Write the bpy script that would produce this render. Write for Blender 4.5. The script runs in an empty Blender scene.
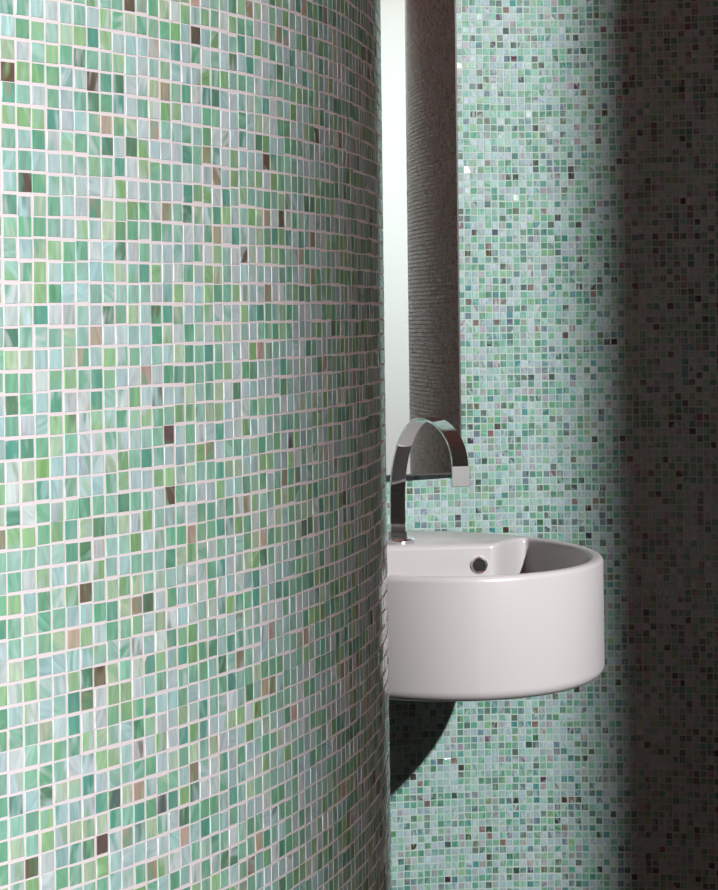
import bpy, math
import numpy as np

# ------------------------------------------------------------------ basics
# plan units: one mosaic tile pitch = 1 cm.  (X, Z) is the floor plan, H is the
# distance below eye level.  world = (X/100, Z/100, EYE - H/100)
EYE = 1.20
S = 0.01
rng = np.random.default_rng(7)
scene = bpy.context.scene
col = scene.collection


def W(X, Z, H):
    return (X * S, Z * S, EYE - H * S)


def link_mesh(name, verts, faces, mats, parent=None, smooth=False, mat_idx=None):
    me = bpy.data.meshes.new(name)
    me.from_pydata([tuple(v) for v in verts], [], [tuple(f) for f in faces])
    for m in mats:
        me.materials.append(m)
    if mat_idx is not None:
        me.polygons.foreach_set('material_index', mat_idx)
    if smooth:
        me.polygons.foreach_set('use_smooth', [True] * len(me.polygons))
    me.update()
    o = bpy.data.objects.new(name, me)
    col.objects.link(o)
    if parent:
        o.parent = parent
    return o


def auto_smooth(o, deg=35):
    me = o.data
    me.polygons.foreach_set('use_smooth', [True] * len(me.polygons))
    me.set_sharp_from_angle(angle=math.radians(deg))


def thing(name, label, cat, loc, rotz=0.0):
    o = bpy.data.objects.new(name, None)
    o.empty_display_size = 0.05
    o.location = loc
    o.rotation_euler = (0, 0, rotz)
    o['label'] = label
    o['category'] = cat
    col.objects.link(o)
    return o


def s2l(c):
    return tuple(((v / 255) / 12.92 if v / 255 <= 0.04045 else (((v / 255) + 0.055) / 1.055) ** 2.4) for v in c)


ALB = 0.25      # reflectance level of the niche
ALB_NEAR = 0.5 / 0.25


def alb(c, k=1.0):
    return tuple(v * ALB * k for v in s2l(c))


# ------------------------------------------------------------------ materials
def principled(name, color, rough, spec=0.5, metal=0.0):
    m = bpy.data.materials.new(name)
    m.use_nodes = True
    b = m.node_tree.nodes['Principled BSDF']
    b.inputs['Base Color'].default_value = (*color, 1)
    b.inputs['Roughness'].default_value = rough
    b.inputs['Metallic'].default_value = metal
    b.inputs['Specular IOR Level'].default_value = spec
    return m, b


def noise_rough(m, b, scale, lo, hi):
    nt = m.node_tree
    tc = nt.nodes.new('ShaderNodeTexCoord')
    n = nt.nodes.new('ShaderNodeTexNoise')
    n.inputs['Scale'].default_value = scale
    mr = nt.nodes.new('ShaderNodeMapRange')
    mr.inputs['To Min'].default_value = lo
    mr.inputs['To Max'].default_value = hi
    nt.links.new(tc.outputs['Object'], n.inputs['Vector'])
    nt.links.new(n.outputs['Fac'], mr.inputs['Value'])
    nt.links.new(mr.outputs['Result'], b.inputs['Roughness'])


def tile_material(name, rough, spec, vein, coat):
    """glass mosaic: colour per tile from an attribute, veins swirl inside each tile"""
    m, b = principled(name, (0.5, 0.6, 0.5), rough, spec)
    nt = m.node_tree
    N, L = nt.nodes.new, nt.links.new
    at = N('ShaderNodeAttribute'); at.attribute_name = 'tile_colour'
    uv = N('ShaderNodeAttribute'); uv.attribute_name = 'tile_local'   # xyz: rotated u, rotated v, seed
    mp = N('ShaderNodeMapping'); mp.inputs['Scale'].default_value = (3.1, 0.55, 37.0)
    L(uv.outputs['Vector'], mp.inputs['Vector'])
    n = N('ShaderNodeTexNoise'); n.inputs['Scale'].default_value = 1.0
    n.inputs['Detail'].default_value = 2.5; n.inputs['Distortion'].default_value = 0.7
    L(mp.outputs['Vector'], n.inputs['Vector'])
    r = N('ShaderNodeMapRange')
    r.inputs['From Min'].default_value = 0.3; r.inputs['From Max'].default_value = 0.7
    r.inputs['To Min'].default_value = 1.0 - vein; r.inputs['To Max'].default_value = 1.0 + vein
    L(n.outputs['Fac'], r.inputs['Value'])
    mul = N('ShaderNodeVectorMath'); mul.operation = 'SCALE'
    L(at.outputs['Color'], mul.inputs[0]); L(r.outputs['Result'], mul.inputs['Scale'])
    # milky streaks
    mp2 = N('ShaderNodeMapping'); mp2.inputs['Scale'].default_value = (1.6, 0.5, 91.0)
    mp2.inputs['Location'].default_value = (5, 3, 11)
    L(uv.outputs['Vector'], mp2.inputs['Vector'])
    n2 = N('ShaderNodeTexNoise'); n2.inputs['Scale'].default_value = 1.0; n2.inputs['Detail'].default_value = 1.0
    L(mp2.outputs['Vector'], n2.inputs['Vector'])
    r2 = N('ShaderNodeMapRange'); r2.inputs['From Min'].default_value = 0.48; r2.inputs['From Max'].default_value = 0.66
    r2.inputs['To Max'].default_value = 0.7
    L(n2.outputs['Fac'], r2.inputs['Value'])
    mx = N('ShaderNodeMix'); mx.data_type = 'RGBA'
    a2 = N('ShaderNodeAttribute'); a2.attribute_name = 'vein_colour'; L(a2.outputs['Color'], mx.inputs[7])
    b.inputs['Coat Weight'].default_value = coat; b.inputs['Coat Roughness'].default_value = 0.12; b.inputs['Coat IOR'].default_value = 1.5
    L(r2.outputs['Result'], mx.inputs[0]); L(mul.outputs['Vector'], mx.inputs[6])
    L(mx.outputs[2], b.inputs['Base Color'])
    return m


M_tile_near = tile_material('glass_mosaic', 0.45, 0.15, 0.16, 0.9)
M_tile_back = tile_material('glass_mosaic_niche', 0.32, 0.2, 0.22, 0.25)
M_grout_near, gb = principled('pinkish_white_grout', alb((248, 242, 246), ALB_NEAR), 0.85, 0.1)
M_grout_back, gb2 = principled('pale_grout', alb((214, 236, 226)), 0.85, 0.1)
M_plaster, pb = principled('white_plaster', (0.62, 0.64, 0.63), 0.8, 0.2)
noise_rough(M_plaster, pb, 8, 0.75, 0.9)
M_ceramic, cb = principled('glazed_ceramic', alb((224, 220, 222)), 0.3, 0.25)
noise_rough(M_ceramic, cb, 5, 0.26, 0.34)
M_chrome, _ = principled('chrome', (0.78, 0.78, 0.79), 0.05, 0.5, 1.0)
M_dark, _ = principled('overflow_shade', (0.01, 0.009, 0.009), 0.6, 0.2)  # near-black colour stands in for the shade inside the overflow
M_glass, _ = principled('mirror_silvering', (0.90, 0.93, 0.91), 0.008, 0.5, 1.0)
M_edge, _ = principled('dark_mirror_edge', (0.012, 0.010, 0.010), 0.5, 0.2, 0.0)
M_floor, fb = principled('brown_stone_floor', (0.10, 0.055, 0.042), 0.5, 0.3)
nt = M_floor.node_tree
n_ = nt.nodes.new('ShaderNodeTexNoise'); n_.inputs['Scale'].default_value = 3
rp = nt.nodes.new('ShaderNodeValToRGB')
rp.color_ramp.elements[0].color = (0.07, 0.038, 0.03, 1); rp.color_ramp.elements[1].color = (0.14, 0.08, 0.06, 1)
nt.links.new(n_.outputs['Fac'], rp.inputs['Fac']); nt.links.new(rp.outputs['Color'], fb.inputs['Base Color'])

# ------------------------------------------------------------------ mosaic
PAL_NEAR = [((226, 234, 240), 15), ((208, 226, 234), 15), ((192, 224, 228), 14), ((176, 218, 208), 13),
            ((156, 208, 186), 13), ((134, 194, 164), 11), ((172, 212, 168), 10), ((152, 196, 144), 6),
            ((118, 182, 166), 8), ((200, 220, 194), 8), ((114, 156, 130), 3), ((176, 164, 142), 1.4),
            ((120, 104, 92), 0.9), ((212, 184, 172), 1.6), ((112, 122, 122), 0.7)]
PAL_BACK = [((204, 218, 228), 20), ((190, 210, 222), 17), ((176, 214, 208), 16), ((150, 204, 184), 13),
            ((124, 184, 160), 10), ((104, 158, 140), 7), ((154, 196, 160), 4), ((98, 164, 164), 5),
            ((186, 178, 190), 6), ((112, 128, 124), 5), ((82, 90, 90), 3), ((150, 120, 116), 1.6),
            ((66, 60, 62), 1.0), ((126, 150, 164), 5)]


def pick(pal, n):
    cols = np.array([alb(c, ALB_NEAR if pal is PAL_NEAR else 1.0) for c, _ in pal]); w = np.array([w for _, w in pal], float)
    c = cols[rng.choice(len(pal), n, p=w / w.sum())]
    c = c * np.array([0.90, 1.0, 0.96]) * (1 + rng.normal(0, 0.07, (n, 1))) + rng.normal(0, 0.006, (n, 3))
    return np.clip(c, 0.004, 0.92)


def mosaic_wall(name, path, u0, u1, h0, h1, uph, hph, mats, pal, gap, hfull=(-200, 120), ext=(0, 0), lift=0.045):
    """path(u) -> X, Z, nx, nz arrays. One mesh: grout surface plus one bevelled glass tile per cell."""
    # grout sheet
    ug = np.arange(u0 - ext[0], u1 + ext[1] + 1.0, 1.0)
    X, Z, nx, nz = path(ug)
    n = len(ug)
    gv = np.concatenate([np.stack([X * S, Z * S, np.full(n, EYE - H * S)], 1) for H in hfull])
    gf = np.array([(i, i + 1, n + i + 1, n + i) for i in range(n - 1)])
    # cells
    cu = np.arange(math.ceil(u0), math.floor(u1)); ch = np.arange(math.ceil(h0), math.floor(h1))
    CU, CH = np.meshgrid(cu, ch); CU = CU.ravel(); CH = CH.ravel(); nt_ = len(CU)
    # mosaic comes in 20 x 20 sheets laid slightly out of register
    sj = rng.normal(0, 0.035, (200, 200, 2))
    su, sh = (CU // 20) % 200, (CH // 20) % 200
    du = sj[su, sh, 0] + rng.normal(0, 0.022, nt_)
    dh = sj[su, sh, 1] + rng.normal(0, 0.018, nt_) + 0.03 * np.sin(CU * 0.9 + CH * 1.7)
    a = (1 - gap) / 2
    aw = a + rng.normal(0, 0.012, nt_); ah = a + rng.normal(0, 0.012, nt_)
    tilt = rng.normal(0, lift * 0.16, (nt_, 2)) * np.where(rng.random((nt_, 1)) < 0.04, 4.0 if lift > 0.03 else 1.6, 1.0); base = lift + rng.normal(0, 0.003, nt_)
    uc = CU + 0.5 + du + uph; hc = CH + 0.5 + dh + hph
    V = []
    corners = [(-1, 1), (1, 1), (1, -1), (-1, -1)]
    for ring in (0, 1):
        ins = 0.0 if ring == 0 else 0.035
        for sx, sy in corners:
            u = uc + sx * (aw - ins); H = hc + sy * (ah - ins)
            X, Z, nx, nz = path(u)
            out = -0.01 if ring == 0 else base + sx * tilt[:, 0] + sy * tilt[:, 1]
            V.append(np.stack([(X + nx * out) * S, (Z + nz * out) * S, EYE - H * S], 1))
    V = np.stack(V, 1)                                   # nt,8,3
    tv = V.reshape(-1, 3)
    q = np.array([(4, 5, 6, 7), (0, 1, 5, 4), (1, 2, 6, 5), (2, 3, 7, 6), (3, 0, 4, 7)])
    tf = (np.arange(nt_)[:, None, None] * 8 + q[None]).reshape(-1, 4) + len(gv)
    verts = np.concatenate([gv, tv]).astype(np.float32); faces = np.concatenate([gf, tf]).astype(np.int32)
    me = bpy.data.meshes.new(name)
    me.vertices.add(len(verts)); me.vertices.foreach_set('co', verts.ravel())
    me.loops.add(len(faces) * 4); me.loops.foreach_set('vertex_index', faces.ravel())
    me.polygons.add(len(faces)); me.polygons.foreach_set('loop_start', np.arange(len(faces), dtype=np.int32) * 4)
    me.polygons.foreach_set('loop_total', np.full(len(faces), 4, dtype=np.int32))
    mi = np.zeros(len(faces), dtype=np.int32); mi[len(gf):] = 1
    me.materials.append(mats[0]); me.materials.append(mats[1])
    me.polygons.foreach_set('material_index', mi)
    sm = np.zeros(len(faces), dtype=bool); sm[:len(gf)] = True
    me.polygons.foreach_set('use_smooth', sm)
    me.update(calc_edges=True)
    # attributes on vertices
    c = pick(pal, nt_)
    cc = np.ones((len(verts), 4), np.float32); cc[len(gv):, :3] = np.repeat(c, 8, 0)
    ca = me.attributes.new('tile_colour', 'FLOAT_COLOR', 'POINT'); ca.data.foreach_set('color', cc.ravel())
    c2 = pick(pal, nt_)
    cc[len(gv):, :3] = np.repeat(c2, 8, 0)
    cb = me.attributes.new('vein_colour', 'FLOAT_COLOR', 'POINT'); cb.data.foreach_set('color', cc.ravel())
    ang = np.where(rng.random(nt_) < 0.7, rng.normal(0, 0.15, nt_), rng.uniform(0, 3.14, nt_))
    lx = np.tile(np.array([-.5, .5, .5, -.5] * 2), (nt_, 1)); ly = np.tile(np.array([.5, .5, -.5, -.5] * 2), (nt_, 1))
    ca_, sa_ = np.cos(ang)[:, None], np.sin(ang)[:, None]
    seed = rng.uniform(0, 40, nt_)[:, None]
    loc = np.stack([lx * ca_ - ly * sa_ + seed, lx * sa_ + ly * ca_ + seed * 0.7, np.repeat(seed, 8, 1)], 2)
    lv = np.zeros((len(verts), 3), np.float32); lv[len(gv):] = loc.reshape(-1, 3)
    la = me.attributes.new('tile_local', 'FLOAT_VECTOR', 'POINT'); la.data.foreach_set('vector', lv.ravel())
    o = bpy.data.objects.new(name, me); col.objects.link(o)
    o['kind'] = 'structure'
    return o


# left: big convex drum of wall
CC = (-95.5, 161.0); CR = 97.2


def drum(u):
    th = u / CR                       # u grows counter-clockwise seen from above
    nx, nz = np.cos(th), np.sin(th)
    return CC[0] + CR * nx, CC[1] + CR * nz, nx, nz


th0 = math.atan2(107.6 - CC[1], -16.0 - CC[0]) * CR          # a vertical joint passes here
uph = th0 - math.floor(th0)
wl = mosaic_wall('wall_left', drum, -150, 95, -45, 68, uph, -0.56 - 0.0, (M_grout_near, M_tile_near), PAL_NEAR, 0.10,
                 ext=(CR * math.pi * 2 - 245 - 1, 0), lift=0.02)

# back: concave niche that swings round to the right and turns into a convex corner
C1 = np.array([26.0, 254.0]); R1 = 85.0
C2 = np.array([283.4, 213.4]); R2 = 150.0
dvec = C2 - C1; dist = np.linalg.norm(dvec); ang12 = math.atan2(dvec[1], dvec[0])
tau = math.acos((R1 + R2) / dist)
# inner tangent: leaves arc 1 at angle ang12 - tau ... reaches arc 2 on the opposite side
best = None
for sgn in (-1, 1):
    a1 = ang12 + sgn * tau
    e1 = C1 + R1 * np.array([math.cos(a1), math.sin(a1)])
    e2 = C2 - R2 * np.array([math.cos(a1), math.sin(a1)])
    d = e2 - e1
    if d[1] < 0:
        best = (a1, e1, e2)
a1, E1, E2 = best
A_START = math.radians(148)                       # left end of the concave part
len1 = R1 * (A_START - a1); len2 = float(np.linalg.norm(E2 - E1))
b0 = a1 + math.pi                                 # angle on arc 2


def niche(u):
    u = np.asarray(u, float)
    X = np.empty_like(u); Z = np.empty_like(u); nx = np.empty_like(u); nz = np.empty_like(u)
    m = u < len1
    a = A_START - u / R1
    X[m] = C1[0] + R1 * np.cos(a[m]); Z[m] = C1[1] + R1 * np.sin(a[m]); nx[m] = -np.cos(a[m]); nz[m] = -np.sin(a[m])
    m2 = (~m) & (u < len1 + len2)
    t = ((u - len1) / max(len2, 1e-6))[:, None] if u.ndim else 0
    P = E1 + (E2 - E1) * t
    X[m2] = P[m2, 0]; Z[m2] = P[m2, 1]; nx[m2] = -math.cos(a1); nz[m2] = -math.sin(a1)
    m3 = u >= len1 + len2
    b = b0 + (u - len1 - len2) / R2
    X[m3] = C2[0] + R2 * np.cos(b[m3]); Z[m3] = C2[1] + R2 * np.sin(b[m3]); nx[m3] = np.cos(b[m3]); nz[m3] = np.sin(b[m3])
    return X, Z, nx, nz


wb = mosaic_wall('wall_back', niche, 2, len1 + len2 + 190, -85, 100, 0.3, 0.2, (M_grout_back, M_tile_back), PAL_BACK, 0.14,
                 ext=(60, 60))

# ------------------------------------------------------------------ plain shell
def slab(name, p0, p1, H0, H1, th, mat):
    """vertical wall between plan points p0 and p1, thickness th to the left of travel"""
    p0 = np.array(p0, float); p1 = np.array(p1, float); d = p1 - p0; d /= np.linalg.norm(d)
    n = np.array([-d[1], d[0]]) * th
    pts = [p0, p1, p1 + n, p0 + n]
    v = [W(p[0], p[1], H1) for p in pts] + [W(p[0], p[1], H0) for p in pts]
    f = [(0, 1, 5, 4), (1, 2, 6, 5), (2, 3, 7, 6), (3, 0, 4, 7), (4, 5, 6, 7), (3, 2, 1, 0)]
    o = link_mesh(name, v, f, [mat]); o['kind'] = 'structure'
    return o


slab('wall_right', (215, -110), (480, 75), -200, 120, -8, M_plaster)
slab('rear_light_blocker', (-24.8, -110), (215, -110), -200, 120, -8, M_plaster)  # unseen panel, its free edge keeps the drum lamp off the niche
fl = link_mesh('floor', [W(-420, -420, 120), W(560, -420, 120), W(560, 430, 120), W(-420, 430, 120),
                         W(-420, -420, 126), W(560, -420, 126), W(560, 430, 126), W(-420, 430, 126)],
               [(0, 1, 2, 3), (7, 6, 5, 4), (0, 4, 5, 1), (1, 5, 6, 2), (2, 6, 7, 3), (3, 7, 4, 0)], [M_floor])
fl['kind'] = 'structure'

# ------------------------------------------------------------------ washbasin
BX, BZ, BA, BB, BROT = 7.6, 305.1, 22.4, 30.6, 0.262
HR, HB = 31.15, 45.9
basin = thing('washbasin', 'white glazed ceramic rounded washbasin mounted on the curved mosaic wall below the mirror',
              'washbasin', W(BX, BZ, HB))


def BL(X, Z, H):        # plan -> local to basin empty
    return ((X - BX) * S, (Z - BZ) * S, (HB - H) * S)


NB = 480
OX, OZ = 13.5, 297.0     # star centre of the bowl, in front of the tap ledge
ce, se = math.cos(BROT), math.sin(BROT)


def ell_ray(th, inset):
    """distance from (OX,OZ) along angle th to the inset oval"""
    dx, dz = math.cos(th), math.sin(th)
    ox, oz = OX - BX, OZ - BZ
    pu, pv = ox * ce + oz * se, -ox * se + oz * ce
    du, dv = dx * ce + dz * se, -dx * se + dz * ce
    a, b = BA - inset, BB - inset
    A = du * du / a / a + dv * dv / b / b; B = 2 * (pu * du / a / a + pv * dv / b / b); C_ = pu * pu / a / a + pv * pv / b / b - 1
    return (-B + math.sqrt(B * B - 4 * A * C_)) / (2 * A)


LROT = 0.12
lu = (math.cos(LROT), math.sin(LROT)); lv = (-math.sin(LROT), math.cos(LROT))
LP = (6.0, 312.9)       # point on ledge front edge


def inner_r(th):
    dx, dz = math.cos(th), math.sin(th)
    r = ell_ray(th, 1.7)
    den = dx * lv[0] + dz * lv[1]
    if den > 1e-3:
        t = ((LP[0] - OX) * lv[0] + (LP[1] - OZ) * lv[1]) / den
        if 0 < t < r:
            px, pz = OX + dx * t - LP[0], OZ + dz * t - LP[1]
            uu = px * lu[0] + pz * lu[1]
            if uu < 11.9:
                r = t
            else:
                # rounded shoulder that falls back to the rim
                k = min(1.0, (uu - 11.9) / 2.0); k = k * k * (3 - 2 * k)
                r = t + (r - t) * k
    return r


ths = [2 * math.pi * i / NB for i in range(NB)]
rin = np.array([inner_r(t) for t in ths])
for _ in range(3):
    rin = (np.roll(rin, 1) + 2 * rin + np.roll(rin, -1)) / 4
rout = np.array([ell_ray(t, 0) for t in ths])
rings = []


def ring_out(inset, H):
    rr = [ell_ray(t, inset) for t in ths]
    rings.append([(OX + r * math.cos(t), OZ + r * math.sin(t), H) for r, t in zip(rr, ths)])


def ring_in(d, H, k=1.0):
    rings.append([(OX + max(r - d, 0.5) * k * math.cos(t), OZ + max(r - d, 0.5) * k * math.sin(t), H) for r, t in zip(rin, ths)])


ring_out(12, HB); ring_out(4, HB)
FR = 1.3
for i in range(7):
    a = math.pi / 2 * i / 6
    ring_out(FR * (1 - math.sin(a)), HB - FR * (1 - math.cos(a)))
ring_out(0, (HB + HR) / 2)
FT = 0.7
for i in range(6):
    a = math.pi / 2 * i / 5
    ring_out(FT * (1 - math.cos(a)), HR + FT * (1 - math.sin(a)))
FI = 0.7
for i in range(6):
    a = math.pi / 2 * i / 5
    ring_in(-FI + FI * math.sin(a), HR + FI * (1 - math.cos(a)))
for dpt, ins in ((3, 0.15), (5, 0.4), (7, 0.9), (8.6, 1.9), (9.7, 3.6), (10.2, 6.0)):
    ring_in(ins, HR + dpt)
for k, dpt in ((0.6, 10.5), (0.35, 10.7), (0.12, 10.8)):
    ring_in(6.0, HR + dpt, k)
verts = [BL(*p) for r in rings for p in r]
faces = []
for j in range(len(rings) - 1):
    for i in range(NB):
        i2 = (i + 1) % NB
        faces.append((j * NB + i, j * NB + i2, (j + 1) * NB + i2, (j + 1) * NB + i))
faces.append(tuple(reversed(range(NB))))
faces.append(tuple((len(rings) - 1) * NB + i for i in range(NB)))
bowl = link_mesh('bowl', verts, faces, [M_ceramic], basin)
auto_smooth(bowl, 50)


def lathe(name, prof, mat, parent, loc=(0, 0, 0), rot=(0, 0, 0), n=48, cap=True):
    v = []; f = []
    for r, z in prof:
        for i in range(n):
            a = 2 * math.pi * i / n
            v.append((r * math.cos(a) * S, r * math.sin(a) * S, z * S))
    for j in range(len(prof) - 1):
        for i in range(n):
            f.append((j * n + i, j * n + (i + 1) % n, (j + 1) * n + (i + 1) % n, (j + 1) * n + i))
    if cap:
        f.append(tuple(reversed(range(n)))); f.append(tuple((len(prof) - 1) * n + i for i in range(n)))
    o = link_mesh(name, v, f, [mat], parent)
    o.location = loc; o.rotation_euler = rot
    auto_smooth(o, 40)
    return o


# overflow: chrome ring in the ledge front, near-black disc inside, painted as the shade of the hole
ou = 9.75
OXp = LP[0] + lu[0] * ou; OZp = LP[1] + lu[1] * ou
face_rot = (math.radians(90), 0, LROT)       # local z -> towards the viewer side of the ledge
ring = lathe('overflow_ring', [(0.80, 0.0), (0.82, 0.16), (0.92, 0.22), (1.04, 0.2), (1.12, 0.1), (1.14, -0.45)], M_chrome, basin,
             BL(OXp, OZp - 0.32, 33.95), face_rot, cap=False)
ring['label'] = 'chrome ring round the overflow hole'
hole = lathe('overflow_shade_disc', [(0.1, 0.03), (0.81, 0.03)], M_dark, ring, (0, 0, 0), (0, 0, 0), cap=True)
lathe('drain', [(2.1, 0), (2.1, 0.25), (1.8, 0.4), (0.3, 0.45), (0.05, 0.45)], M_chrome, basin, BL(OX, OZ, HR + 10.8))
# bracket that carries the basin on the wall
bk_c = (3.6, 331.5)
v = []
for H in (34.5, 43.5):
    for uu, vv in ((-7, -4), (7, -4), (7, 5.0), (-7, 3.2)):
        v.append(BL(bk_c[0] + uu * ce - vv * se, bk_c[1] + uu * se + vv * ce, H))
link_mesh('wall_bracket', v, [(0, 1, 2, 3), (7, 6, 5, 4), (0, 4, 5, 1), (1, 5, 6, 2), (2, 6, 7, 3), (3, 7, 4, 0)], [M_ceramic], basin)

# ------------------------------------------------------------------ faucet
FX, FZ = 4.85, 316.6
frot = math.radians(-58)
faucet = thing('faucet', 'polished chrome basin faucet with a flat ribbon spout arching over the washbasin', 'faucet', W(FX, FZ, HR), frot)
WR = 1.18       # half width of ribbon
TH = 0.16       # half thickness
prof = [(0, 0.3), (0, 2), (0, 4), (0, 6.0)]
for i in range(1, 19):
    a = math.pi / 2 * i / 18
    prof.append((7.4 * (1 - math.cos(a)), 6.0 + 11.0 * math.sin(a)))
for i in range(1, 19):
    a = math.pi / 2 * i / 18
    prof.append((7.4 + 7.6 * math.sin(a) ** 1.0, 17.0 - 5.9 * (1 - math.cos(a)) ** 1.0))
v = []; f = []
P = np.array(prof)
T = np.gradient(P, axis=0); T /= np.linalg.norm(T, axis=1)[:, None]
Nn = np.stack([-T[:, 1], T[:, 0]], 1)
c_ = 0.06
sec = [(-WR + c_, -TH), (WR - c_, -TH), (WR, -TH + c_), (WR, TH - c_), (WR - c_, TH), (-WR + c_, TH), (-WR, TH - c_), (-WR, -TH + c_)]
for q_, (p, nn) in enumerate(zip(P, Nn)):
    fl_ = 1.0 + 0.06 * q_ / (len(P) - 1)          # the ribbon widens slightly to the tip
    for w, t in sec:
        v.append(((p[0] + nn[0] * t) * S, w * fl_ * S, (p[1] + nn[1] * t) * S))
k = len(sec)
for j in range(len(P) - 1):
    for i in range(k):
        f.append((j * k + i, j * k + (i + 1) % k, (j + 1) * k + (i + 1) % k, (j + 1) * k + i))
f.append(tuple(reversed(range(k)))); f.append(tuple((len(P) - 1) * k + i for i in range(k)))
sp = link_mesh('spout', v, f, [M_chrome], faucet)
auto_smooth(sp, 30)
lathe('base_disc', [(2.3, 0.0), (2.35, 0.06), (2.35, 0.55), (2.25, 0.65), (0.6, 0.67)], M_chrome, faucet)
v = [(x * S, y * S, z * S) for z in (0.6, 1.5) for x, y in ((-0.45, -1.16), (0.45, -1.16), (0.45, 1.16), (-0.45, 1.16))]
foot = link_mesh('stem_foot', v, [(0, 1, 2, 3), (7, 6, 5, 4), (0, 4, 5, 1), (1, 5, 6, 2), (2, 6, 7, 3), (3, 7, 4, 0)], [M_chrome], faucet)
foot.rotation_euler = (0, 0, math.radians(-12))
bv = foot.modifiers.new('bev', 'BEVEL'); bv.width = 0.0006; bv.segments = 2
v = [(x * S, y * S, z * S) for z in (-1.35, 1.35) for x, y in ((-0.36, -1.25), (0.36, -1.25), (0.36, 1.25), (-0.36, 1.25))]
noz = link_mesh('spout_tip', v, [(3, 2, 1, 0), (4, 5, 6, 7), (0, 1, 5, 4), (1, 2, 6, 5), (2, 3, 7, 6), (3, 0, 4, 7)], [M_chrome], faucet)
noz.location = (15.0 * S, 0, 9.78 * S); noz.rotation_euler = (0, 0, math.radians(-14))
bv = noz.modifiers.new('bev', 'BEVEL'); bv.width = 0.0006; bv.segments = 2

# ------------------------------------------------------------------ mirror
MROT = math.radians(17.65)
mdir = (math.cos(MROT), math.sin(MROT)); mn = (math.sin(MROT), -math.cos(MROT))
MR = (14.3, 337.6)       # right end
MW = 29.0; MH0, MH1 = 23.4, -100.0
mirror = thing('mirror', 'tall wall mirror with thin dark edges hanging on the mosaic wall behind the faucet', 'mirror',
               W(MR[0] - mdir[0] * MW / 2, MR[1] - mdir[1] * MW / 2, MH0), MROT)


def box(name, x0, x1, y0, y1, z0, z1, mat, parent, bev=0):
    v = [(x * S, y * S, z * S) for z in (z0, z1) for x, y in ((x0, y0), (x1, y0), (x1, y1), (x0, y1))]
    o = link_mesh(name, v, [(3, 2, 1, 0), (4, 5, 6, 7), (0, 1, 5, 4), (1, 2, 6, 5), (2, 3, 7, 6), (3, 0, 4, 7)], [mat], parent)
    if bev:
        b = o.modifiers.new('bev', 'BEVEL'); b.width = bev * S; b.segments = 2
    return o


h = MW / 2; HH = MH0 - MH1
box('glass_pane', -h + 0.25, h - 0.25, -0.62, -0.2, 0.25, HH - 0.25, M_glass, mirror)
fr = []
x0, x1, z0, z1 = -h, h, 0, HH
outer = [(x0, z0), (x1, z0), (x1, z1), (x0, z1)]; e = 0.25
inner = [(x0 + e, z0 + e), (x1 - e, z0 + e), (x1 - e, z1 - e), (x0 + e, z1 - e)]
v = []
for y in (-0.6, 0.35):
    v += [(a * S, y * S, b * S) for a, b in outer] + [(a * S, y * S, b * S) for a, b in inner]
f = []
for i in range(4):
    j = (i + 1) % 4
    f += [(i, j, 4 + j, 4 + i), (8 + j, 8 + i, 12 + i, 12 + j), (i, 8 + i, 8 + j, j), (4 + i, 4 + j, 12 + j, 12 + i)]
f.append((12, 13, 14, 15))
edge = link_mesh('mirror_edge', v, f, [M_edge], mirror)
edge['label'] = 'dark polished edge of the mirror'

# ------------------------------------------------------------------ lights
def spot(name, pos, target, power, angle, blend, radius, color=(1, 1, 1)):
    d = bpy.data.lights.new(name, 'SPOT'); d.energy = power; d.spot_size = math.radians(angle); d.spot_blend = blend
    d.shadow_soft_size = radius * S; d.color = color
    o = bpy.data.objects.new(name, d); col.objects.link(o)
    p = np.array(W(*pos)); t = np.array(W(*target)); v = t - p
    import mathutils
    o.location = p; o.rotation_euler = mathutils.Vector(v).to_track_quat('-Z', 'Y').to_euler()
    return o


spot('niche_spotlight', (205.5, 52.5, -112), (22, 338, 19), 1820, 31, 0.15, 2.4, (1.0, 0.99, 0.98))
spot('drum_spotlight', (-40, -276, -60), (-100, 120, 0), 2050, 60, 0.1, 2.0, (1.0, 0.985, 0.985))
spot('white_wall_fill_light', (230, 60, -60), (300, -50, 5), 112, 116, 0.4, 4, (0.86, 1.0, 0.99))  # added fill lamp, brightens the white wall for its mirror reflection

w = bpy.data.worlds.new('World'); scene.world = w; w.use_nodes = True
bg = w.node_tree.nodes['Background']; bg.inputs['Color'].default_value = (0.78, 0.21, 0.18, 1); bg.inputs['Strength'].default_value = 1.0

# ------------------------------------------------------------------ camera
cam = bpy.data.cameras.new('Camera'); co = bpy.data.objects.new('Camera', cam); col.objects.link(co)
co.location = (0, 0, EYE); co.rotation_euler = (math.radians(90), math.radians(0.71), 0)
cam.sensor_fit = 'VERTICAL'; cam.sensor_height = 36; cam.lens = 2350 / 890 * 36
cam.shift_y = -(445 - 312.2) / 890
cam.clip_start = 0.05; cam.clip_end = 50
scene.camera = co
vs = scene.view_settings
vs.view_transform = 'Standard'; vs.look = 'None'; vs.gamma = 1; vs.exposure = 0; vs.use_curve_mapping = False
